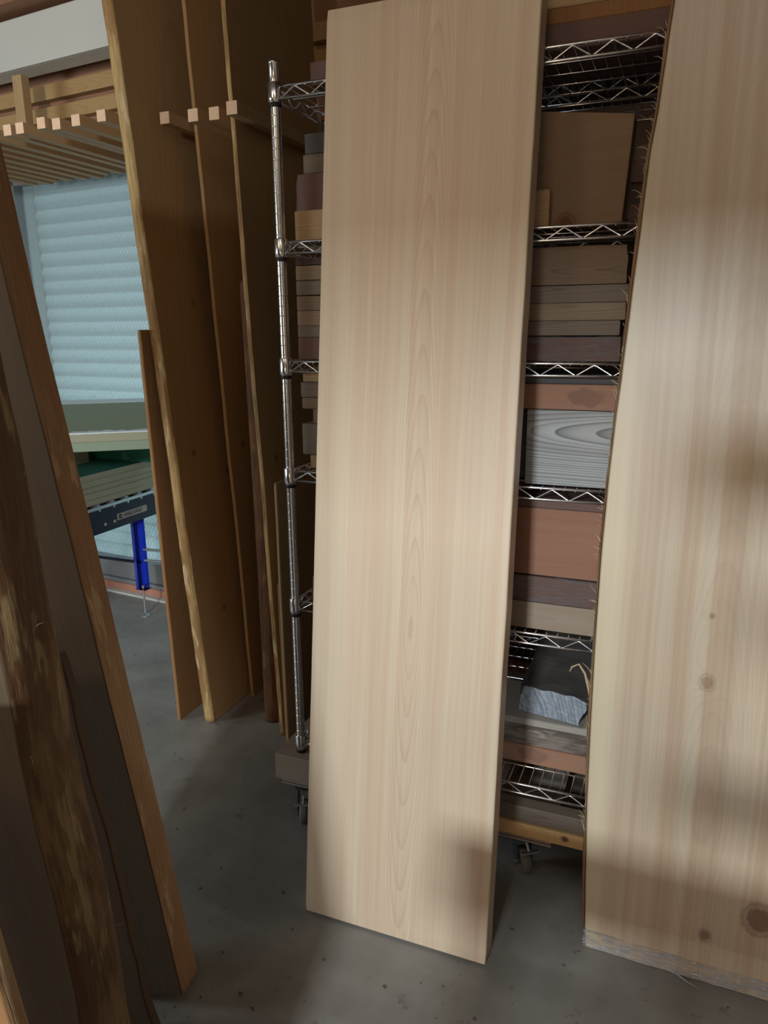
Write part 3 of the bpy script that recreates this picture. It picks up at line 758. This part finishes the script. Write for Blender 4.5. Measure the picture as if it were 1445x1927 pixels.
o = lum('wrapped_timber', 'brown timber in wrinkled film on the beige board', -.55, -.05, 1.828, 2.08, z + .074, z + .142, M['l_wrapbrown']); wrapshell(o, .5, .252, .068, 'wrinkled clear film', 3)
lum('timber_block', 'big red-brown block with fine grain under the fourth shelf', -.56, -.05, 1.832, 2.07, z + .146, z + .322, M['l_red'])
lum('lumber_board', 'thin dark board on the big red-brown block', -.56, -.05, 1.835, 2.07, z + .323, z + .342, M['l_purple'])
lum('timber_block', 'small brown offcut at the left end of the fifth shelf', -.982, -.84, 1.86, 2.0, z, z + .055, M['l_taupe'])
z = SH[5] + .001
lum('lumber_board', 'reddish board lowest on the bottom shelf', -.62, -.03, 1.90, 2.12, z, z + .055, M['l_redstain'])
lum('weathered_board', 'grey weathered board with splintered face on the reddish board', -.60, -.05, 1.905, 2.12, z + .056, z + .118, M['l_weather'], wob=.006)
lum('lumber_board', 'pale dry board above the weathered board, bottom shelf', -.58, -.06, 1.895, 2.12, z + .122, z + .142, M['l_pale'])
# charred-looking chunk with silver sawn end
bm = bmesh.new(); box(bm, 0, .175, 0, .21, 0, .115)
bmesh.ops.subdivide_edges(bm, edges=bm.edges[:], cuts=14, use_grid_fill=True)
for v in bm.verts:
    d = .010 * noise.noise(v.co * 22); e = .004 * noise.noise(v.co * 60)
    if v.co.z > .114: v.co.z += d - .05 + .55 * v.co.y
    elif v.co.z > .001: v.co.z *= (.065 + .55 * v.co.y) / .115
    if v.co.x > .174: v.co.x += d + .03 * (v.co.z / .115)
    if v.co.y < .001: v.co.y += v.co.z * .35 + e
    v.co.z += 0
for f in bm.faces:
    if f.calc_center_median().y < .055 and f.normal.y < -.5: f.material_index = 1
o = link('timber_chunk', bm, [M['char'], M['cut_end']], None, R(-.372, 1.935, z + .144), A22 - rad(10))
tag(o, 'dark rough timber chunk with silvery sawn end on the bottom shelf', 'timber chunk')
bm = bmesh.new(); box(bm, 0, .11, 0, .13, 0, .15, .003)
tag(link('timber_block', bm, M['l_greyb'], None, R(-.965, 1.93, z), A22), 'grey block at the left end of the bottom shelf', 'lumber')
# lumber on the rack behind
for (u0, u1, zs_, h, mm, lb) in ((-.6, .3, 2.151, .05, 'l_dark', 'dark board on the top shelf of the rear rack'), (-.3, .35, 2.203, .04, 'board_brown', 'brown board topmost on the rear rack'),
                                (-.5, .3, 1.701, .09, 'l_dark', 'dark beam on the second shelf of the rear rack'), (-.55, .3, 1.251, .2, 'l_dark', 'dark timber on the middle shelf of the rear rack'),
                                (-.6, .3, .801, .15, 'l_purple', 'dark plum timber on the lower shelf of the rear rack')):
    lum('lumber_board', lb, u0, u1, 2.33, 2.6, zs_, zs_ + h, M[mm])

# ================================================================== CONVEYOR AND FOAM BOARDS
CU, CN0, CN1 = -2.57, 1.95, 3.21
cv = empty('roller_conveyor', 'blue steel roller conveyor carrying foam boards near the window', 'conveyor', R(CU, CN0, 0), A22)
CL = CN1 - CN0
for s, x in ((0, 0.), (1, -.6)):
    bm = bmesh.new()
    box(bm, x - .003, x, 0, CL, .545, .675)
    sg = -1 if s == 0 else 1
    x0, x1 = (x - .003 - .03, x - .003) if s == 0 else (x, x + .03)
    box(bm, x0, x1, 0, CL, .545, .548); box(bm, x0, x1, 0, CL, .672, .675)
    link('side_rail', bm, M['navy'], cv)
bm = bmesh.new(); box(bm, -.001, .0045, 0, CL, .664, .679, .0008); o = link('rail_lip', bm, M['steel'], cv)
k = 0; y = .06
r0 = None
while y < CL - .03:
    if r0 is None:
        bm = bmesh.new(); tube(bm, [(-.595, 0, 0), (-.006, 0, 0)], .0285, 18); tube(bm, [(-.6, 0, 0), (.004, 0, 0)], .006, 8)
        r0 = link('roller', bm, M['steel'], cv, (0, y, .6585), smooth=False); r = r0
    else:
        r = r0.copy(); r.location = (0, y, .6585); COL.objects.link(r)
    y += .10
for yy in (.50, .565):
    bm = bmesh.new(); lathe(bm, [(.008, 0), (.008, .003), (.005, .005)], seg=12)
    bmesh.ops.rotate(bm, verts=bm.verts, matrix=Matrix.Rotation(rad(90), 3, 'Y'))
    link('bolt', bm, M['plate'], cv, (.0, yy + .29, .583), smooth=False)
# nameplate
bm = bmesh.new(); box(bm, 0, .002, 0, .22, 0, .032); npl = link('nameplate', bm, M['plate'], cv, (.0005, .875, .582))
tx = bpy.data.curves.new('nameplate_lettering', 'FONT'); tx.body = 'MARUYASU'; tx.size = .027; tx.extrude = .0003; tx.shear = .3; tx.space_character = .95
tmp = bpy.data.objects.new('lettering_outline', tx); COL.objects.link(tmp); bpy.context.view_layer.update()
me = bpy.data.meshes.new_from_object(tmp.evaluated_get(bpy.context.evaluated_depsgraph_get())); bpy.data.objects.remove(tmp)
to = bpy.data.objects.new('lettering', me); COL.objects.link(to); to.parent = npl
to.location = (.0025, .042, .007); to.rotation_euler = (rad(90), 0, rad(90)); me.materials.clear(); me.materials.append(M['black'])
bm = bmesh.new(); box(bm, 0, .0006, 0, .022, 0, .022); box(bm, .0006, .0009, .004, .018, .009, .0125, mi=1)
link('logo', bm, [M['black'], M['plate']], npl, (.0021, .01, .005))
# legs: open blue channel with screw foot
def cleg(x, y):
    bm = bmesh.new(); box(bm, -.03, .03, .022, .025, 0, .40); 
    box(bm, -.03, -.027, -.02, .022, 0, .40); box(bm, .027, .03, -.02, .022, 0, .40)
    bmesh.ops.rotate(bm, verts=bm.verts, matrix=Matrix.Rotation(rad(55), 3, 'Z'))
    lg = link('leg', bm, M['blue'], cv, (x, y, .155))
    b = bmesh.new(); lathe(b, [(.024, 0), (.024, .004), (.012, .010), (.0055, .014), (.0055, .16), (.010, .16), (.010, .172), (.004, .173)], seg=16)
    f = link('screw_foot', b, M['steel'], lg, (0, 0, -.155), smooth=False)
    b = bmesh.new(); box(b, -.032, .032, -.022, .026, .0, .004); link('foot_plate', b, M['navy'], lg, (0, 0, -.004))
    return lg
for y in (.12, 1.067):
    cleg(-.045 if y > .5 else -.04, y); cleg(-.56, y)
for zz in (.315, .375):
    bm = bmesh.new(); tube(bm, [(-.02, 1.067, zz), (.12, 1.09, zz - .004)], .007, 10)
    link('steel_bar', bm, M['steel'], cv, smooth=False)
bm = bmesh.new(); tube(bm, [(-.56, 1.067, .30), (-.05, 1.067, .30)], .008, 10); link('cross_tube', bm, M['navy'], cv)
# stack of foam boards on the rollers
zz = .6885
names = ['lowest', 'second', 'third', 'fourth', 'fifth']
for i in range(5):
    h = .030; d = (.0, .004, -.003, .003, .0)[i]
    bm = bmesh.new(); box(bm, -.66, 0, 0, 1.22, 0, h - .0006, .001)
    for f in bm.faces:
        if f.normal.z > .5 and i == 4: f.material_index = 1
    bmesh.ops.recalc_face_normals(bm, faces=bm.faces)
    for f in bm.faces:
        if i == 4 and f.calc_center_median().z > h - .0012 and f.normal.z > .9: f.material_index = 1
    o = link('foam_board', bm, [M['foam_edge'], M['teal']], None, R(CU - .008 + d, 1.98, zz + i * h), A22)
    tag(o, 'sage foam board on the conveyor, %s of five from the bottom' % names[i] if i < 4 else 'teal-topped foam board, topmost of the five lying on the conveyor', 'foam board', 'foam boards stacked on the conveyor')
top = zz + 5 * .030
# spacer block and two upper sheets
def at_floor(x, y, z): return Vector((x, y, z))
bm = bmesh.new(); box(bm, -.05, .05, -.03, .03, 0, .045, .002)
tag(link('spacer_block', bm, M['foam_edge'], None, R(-2.72, 2.42, top + .0005), A22), 'small cream foam block poking out above the conveyor stack', 'spacer')
bm = bmesh.new(); box(bm, -.06, .06, -.16, .16, 0, 1.048 - top, .002)
tag(link('spacer_block', bm, M['foam'], None, R(-2.95, 2.42, top + .0005), A22), 'tall pale foam support carrying the upper sheets, mostly hidden', 'spacer')
bm = bmesh.new(); box(bm, -.12, .12, -.05, .05, 0, 1.048 - top, .002)
tag(link('spacer_block', bm, M['foam_edge'], None, R(-2.95, 2.90, top + .0005), A22), 'rear foam support under the upper sheets by the window', 'spacer')
bm = bmesh.new(); box(bm, -.95, .32, 0, .03, 0, .215, .001)
tag(link('foam_board', bm, M['teal'], None, R(-2.75, 3.045, top + .001), A22), 'dark teal sheet standing on edge at the back of the conveyor stack', 'foam board')
A17 = rad(14)
for i in range(2):
    bm = bmesh.new(); box(bm, 0, 1.15, 0, .93, 0, .0365, .001)
    bmesh.ops.recalc_face_normals(bm, faces=bm.faces)
    o = link('foam_sheet', bm, [M['foam_edge'] if i else M['foam']], None, Vector((-2.035, 2.66, 1.040 + i * .037)), A17)
    if i:
        o.data.materials.append(M['foam'])
        for p in o.data.polygons:
            if p.normal.z > .9: p.material_index = 1
    o.rotation_euler = (rad(3.0), 0, A17)
    tag(o, ('lower' if i == 0 else 'upper') + ' of two large foam sheets lying above the conveyor stack', 'foam sheet', 'upper foam sheets')
up = o
# white torn film along the near edge of the top sheet
bm = bmesh.new(); prev = None; n = 90
for i in range(n + 1):
    x = 1.15 * i / n
    wd_ = .035 + .028 * noise.noise(Vector((x * 22, 0, 0))) + .02 * noise.noise(Vector((x * 60, 4, 0)))
    a = bm.verts.new((x, -.0005, .0368)); b = bm.verts.new((x, max(wd_, .004), .0372)); c = bm.verts.new((x, -.0008, .0368 - .004 - .004 * abs(noise.noise(Vector((x * 30, 9, 0))))))
    if prev: bm.faces.new((prev[0], a, b, prev[1])); bm.faces.new((prev[2], c, a, prev[0]))
    prev = (a, b, c)
link('torn_film', bm, M['whitefilm'], up)
bm = bmesh.new(); box(bm, 0, 1.15, .80, .93, .0368, .0375); link('white_edge_strip', bm, M['whitefilm'], up)

# ================================================================== UNSEEN SHADOW CASTERS ADDED BEHIND THE CAMERA
bn = empty('shadow_bench', 'added unseen bench below the camera, its top cutting the daylight', 'bench', R(-.44, .0, 0), A22)  # unseen bench added to shade the feet of the slabs
bm = bmesh.new(); box(bm, 0, 1.8, 0, .30, .77, .82, .004); link('blocker_top', bm, M['pine'], bn)
for x in (.05, 1.70):
    for y in (.03, .22):
        bm = bmesh.new(); box(bm, 0, .05, 0, .05, 0, .769, .002); link('leg', bm, M['pine_z'], bn, (x, y, 0))
bm = bmesh.new(); box(bm, 0, 4.0, 0, .12, 0, .90, .004)
tag(link('light_blocker_beam', bm, M['l_dark'], None, R(-.75, -2.0, 2.055), A22), 'added unseen dark beam behind the camera, dimming the slab tops', 'beam')  # unseen beam added to keep key light off the slab tops

ld = empty('shadow_ladder', 'added unseen ladder just behind the camera, casting bands of shade', 'ladder', R(-.15, -.28, 0), A22)  # unseen ladder added to cast soft bands on the right slab
def lpart(name, x0, x1, y0, y1, z0, z1, mat='pine'):
    bm = bmesh.new(); box(bm, 0, x1 - x0, 0, y1 - y0, 0, z1 - z0, .003); link(name, bm, M[mat], ld, (x0, y0, z0))
for x in (.0, .60): lpart('side_rail', x, x + .025, .0, .05, 0, 1.72, 'pine_z')
for z0, h in ((.25, .03), (.52, .03), (.82, .03), (1.13, .045), (1.575, .075)): lpart('tread', .026, .599, -.02, .08, z0, z0 + h)
lpart('shadow_block', .125, .599, -.01, .07, 1.37, 1.485)  # solid block added for a darker shadow patch on the right slab
sb = empty('light_blocker_panel', 'added unseen panel on two thin legs behind the camera, blocking light on the left', 'light_blocker', R(-1.0, -.62, 0), A22)  # unseen panel added to keep key light off the foreground planks
bm = bmesh.new(); box(bm, 0, .32, 0, .03, 1.24, 2.08, .003); link('panel', bm, M['board_dark'], sb)
for x in (.03, .265):
    bm = bmesh.new(); box(bm, 0, .025, 0, .03, 0, 1.239, .002); link('leg', bm, M['pine_z'], sb, (x, 0, 0))
